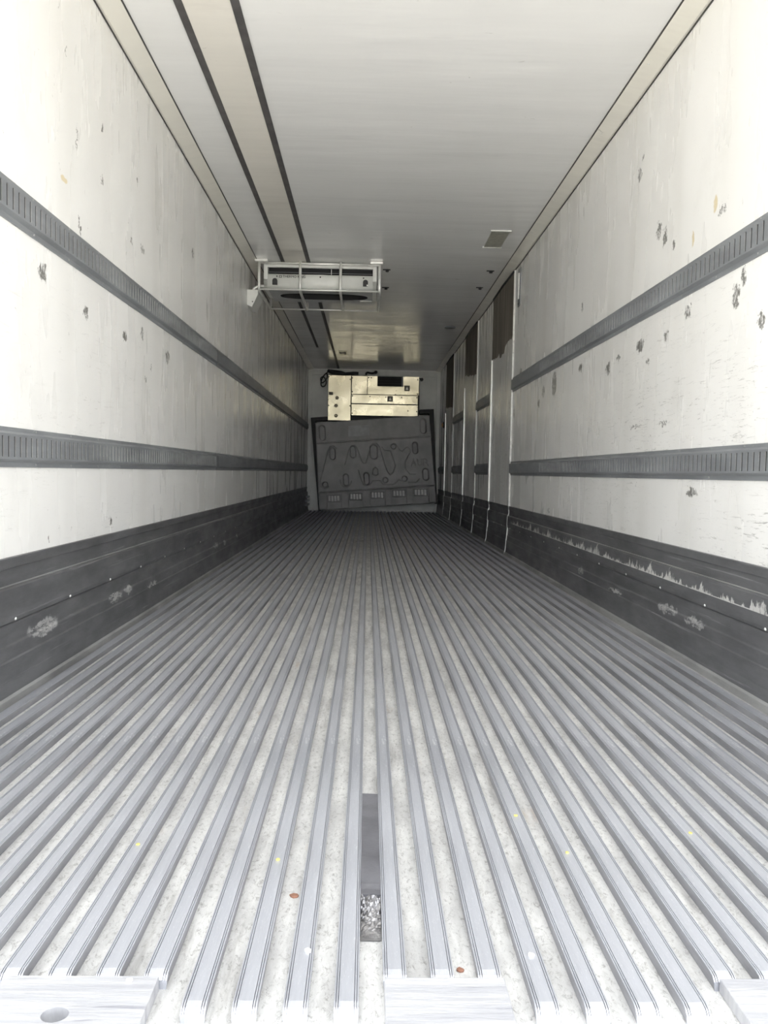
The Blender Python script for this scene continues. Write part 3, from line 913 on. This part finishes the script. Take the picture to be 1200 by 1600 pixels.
for pl in ([(915, 465), (935, 400), (955, 462)], [(922, 440), (948, 440)], [(970, 405), (975, 450), (990, 465), (1008, 455), (1010, 402)],
           [(1030, 462), (1030, 400), (1055, 400), (1062, 418), (1050, 432), (1030, 432)], [(1048, 432), (1070, 460)]):
    hgt += .010 * (1 - sstep(seg_dist(pl), 1.5, 5))
for pl in ([(20, 257), (1100, 190)], [(45, 716), (1125, 644)]):
    hgt += .028 * (1 - sstep(seg_dist(pl), 2, 8))
l1 = 257 + (190 - 257) * (Ug - 20) / 1080
l2 = 716 + (644 - 716) * (Ug - 45) / 1080
hgt -= .012 * sstep(Vg - l2, 8, 16)
hgt += .008 * (1 - sstep(Vg - l1, -16, -8))
wins = [(130, 250, 745), (335, 455, 727), (535, 660, 712), (738, 862, 696), (938, 1066, 686)]
for (a, b, v) in wins:
    m_ = sstep(Ug, a, a + 6) * (1 - sstep(Ug, b - 6, b)) * sstep(Vg, v - 4, v + 2) * (1 - sstep(Vg, v + 58, v + 64))
    hgt -= .055 * m_
edge = np.minimum(np.minimum(S, 1 - S) * 1060, np.minimum(T, 1 - T) * 830)
hgt -= .012 * (1 - sstep(edge, 0, 8))
a_, b_ = (138.5 + .769 * Ug) / 1000, (461.5 + .769 * Vg) / 1000
Xg = -1.459 + 2.509 * a_ + .031 * b_ + .024 * a_ * b_ - bcx
Zg = 2.871 + .054 * a_ - 2.506 * b_ - .009 * a_ * b_ - .02
verts = np.stack([Xg.ravel(), -hgt.ravel(), Zg.ravel()], 1)
ii = np.arange(NU * NV).reshape(NV, NU)
faces = np.stack([ii[:-1, :-1].ravel(), ii[1:, :-1].ravel(), ii[1:, 1:].ravel(), ii[:-1, 1:].ravel()], 1)
# rim and back
rim = np.concatenate([ii[0, :], ii[1:, -1], ii[-1, -2::-1], ii[-2:0:-1, 0]])
bk = verts[rim].copy(); bk[:, 1] = .095
nb = len(verts)
verts = np.concatenate([verts, bk])
K = len(rim)
fl = faces.tolist()
for k in range(K):
    j = (k + 1) % K
    fl.append((int(rim[k]), int(rim[j]), nb + j, nb + k))
fl.append(tuple(nb + k for k in reversed(range(K))))
me = bpy.data.meshes.new('moulded_face')
me.from_pydata(verts.tolist(), [], fl)
me.polygons.foreach_set('use_smooth', [True] * len(faces) + [False] * (len(fl) - len(faces)))
me.materials.append(M['board']); me.update()
bo = bpy.data.objects.new('moulded_face', me); col.objects.link(bo); bo.parent = board
# buttresses along the foot and pale slats in the openings between them
for (a, b, v0, v1, a2, b2) in ((60, 125, 726, 872, 62, 131), (264, 325, 716, 862, 262, 332), (466, 524, 704, 850, 464, 534), (670, 726, 692, 836, 668, 730), (872, 928, 680, 824, 870, 932), (1074, 1122, 668, 806, 1078, 1134)):
    MB().prism([BP(a, v0, .03), BP(b, v0 - 3, .03), BP(b2, v1 - 4, .13), BP(a2, v1, .13)], [BP(a, v0, -.02), BP(b, v0 - 3, -.02), BP(b2, v1 - 4, -.02), BP(a2, v1, -.02)]).build('buttress', M['board'], board, bevel=.008)
for (a, b, v) in wins:
    for k in range(4):
        c = a + 19 + k * (b - a - 38) / 3
        w = 8.5
        sk = -2
        tp, bt = v + 4, v + 54 + random.uniform(-5, 4)
        MB().prism([BP(c - w + sk, tp, -.012), BP(c + w + sk, tp, -.012), BP(c + w, bt, -.004), BP(c - w, bt, -.004)], [BP(c - w + sk, tp, -.04), BP(c + w + sk, tp, -.04), BP(c + w, bt, -.04), BP(c - w, bt, -.04)]).build('slat', M['slat'], board)
q = [BP(325, 92, .0095), BP(522, 80, .0095), BP(522, 180, .0095), BP(325, 192, .0095)]
q2 = [BP(325, 92, .006), BP(522, 80, .006), BP(522, 180, .006), BP(325, 192, .006)]
MB().prism(q, q2).build('blank_sticker', M['sticker_pale'], board)
# shadowed gap around the board, put in as near-black frame pieces
def C2(a, b):   # photo-sheet units to board units
    return ((a - 138.5) / .769, (b - 461.5) / .769)
def post(pts, nm):
    f_ = [BP(*C2(*p), -.075) for p in pts]
    k_ = [(x, .355, z) for x, _, z in f_]
    MB().prism(f_, k_).build(nm, M['board_black'], board)
post([(116, 470), (150, 492), (188, 1146), (172, 1146)], 'gap_shade_post')
post([(972, 425), (1006, 408), (1030, 1096), (1016, 1096)], 'gap_shade_post')
post([(116, 470), (236, 462), (236, 490), (150, 492)], 'gap_shade_rail')
post([(906, 412), (1006, 408), (972, 440), (906, 442)], 'gap_shade_rail')

# ------------------------------------------------------------------ loose things on the floor
r = thing('rubber_strip', (XB, 1.29, -D), 'dark grey rubber strip wedged in a floor groove near the sill plates', 'strip')
mb = MB()
ys = np.linspace(0, .41, 30)
L_ = []
for y in ys:
    z = .0215 + .0012 * math.sin(y * 31) + (.0 if y > .02 else -.002)
    L_.append(z)
for k in range(len(ys) - 1):
    mb.prism([(-.0176, ys[k], L_[k]), (.0176, ys[k], L_[k] - .001), (.0176, ys[k + 1], L_[k + 1] - .001), (-.0176, ys[k + 1], L_[k + 1])],
             [(-.0155, ys[k], 0), (.0155, ys[k], 0), (.0155, ys[k + 1], 0), (-.0155, ys[k + 1], 0)])
mb.build('strip_body', M['tape'], r)
mb = MB()
nx, ny = 12, 30
g = [[(-.0165 + .033 * i / (nx - 1), -.105 + .110 * j / (ny - 1), .002 + (.018 * min(1, (j / (ny - 1)) ** 1.3 * 1.3)) * (.55 + .45 * random.random())) for i in range(nx)] for j in range(ny)]
for j in range(ny - 1):
    for i in range(nx - 1):
        mb.quad(g[j][i], g[j][i + 1], g[j + 1][i + 1], g[j + 1][i])
mb.build('crumpled_end', M['foil'], r, fix=False)

def scrap(name, x, y, z, size, mat, label, cat, group=None):
    n_ = 7
    mb = MB()
    pts = [(size * (.6 + .5 * random.random()) * math.cos(2 * math.pi * k / n_), size * (.5 + .5 * random.random()) * math.sin(2 * math.pi * k / n_)) for k in range(n_)]
    zz = [.0008 + size * .15 * random.random() for _ in range(n_)]
    mb.prism([(a, b, zz[k] + .0012) for k, (a, b) in enumerate(pts)], [(a, b, max(0, zz[k] - .0008)) for k, (a, b) in enumerate(pts)])
    o_ = mb.build(name, mat)
    o_.location = (x, y, z)
    return tag(o_, label, cat, group)
gx = lambda k: XB + PB * k            # groove centres
bxx = lambda k: XB + PB * (k + .5)    # bar centres
scrap('leaf_scrap', gx(-2) + .004, 1.315, -D, .009, M['leaf'], 'reddish brown leaf scrap in a groove beside the rubber strip', 'leaf scrap')
scrap('leaf_scrap', gx(2) - .003, 1.115, -D, .007, M['leaf'], 'reddish brown leaf scrap in a groove behind a sill plate', 'leaf scrap')
for (k, y, on) in ((5, 1.435, 1), (4, 1.593, 1), (9, 1.52, 1), (-3, 1.40, 1), (-7, 1.454, 1)):
    scrap('straw_scrap', bxx(k), y, 0, .0045, M['straw'], 'tiny yellow straw scrap lying on a floor bar', 'straw scrap', 'yellow scraps on the floor bars')
for (x, y, z) in ((bxx(-2) + .008, 1.128, 0), (-.42, 1.058, .0), (bxx(3), 1.12, 0)):
    scrap('white_scrap', x, y, z, .006, M['crumb'], 'small white scrap lying near the sill plates', 'scrap', 'white scraps near the sill plates')
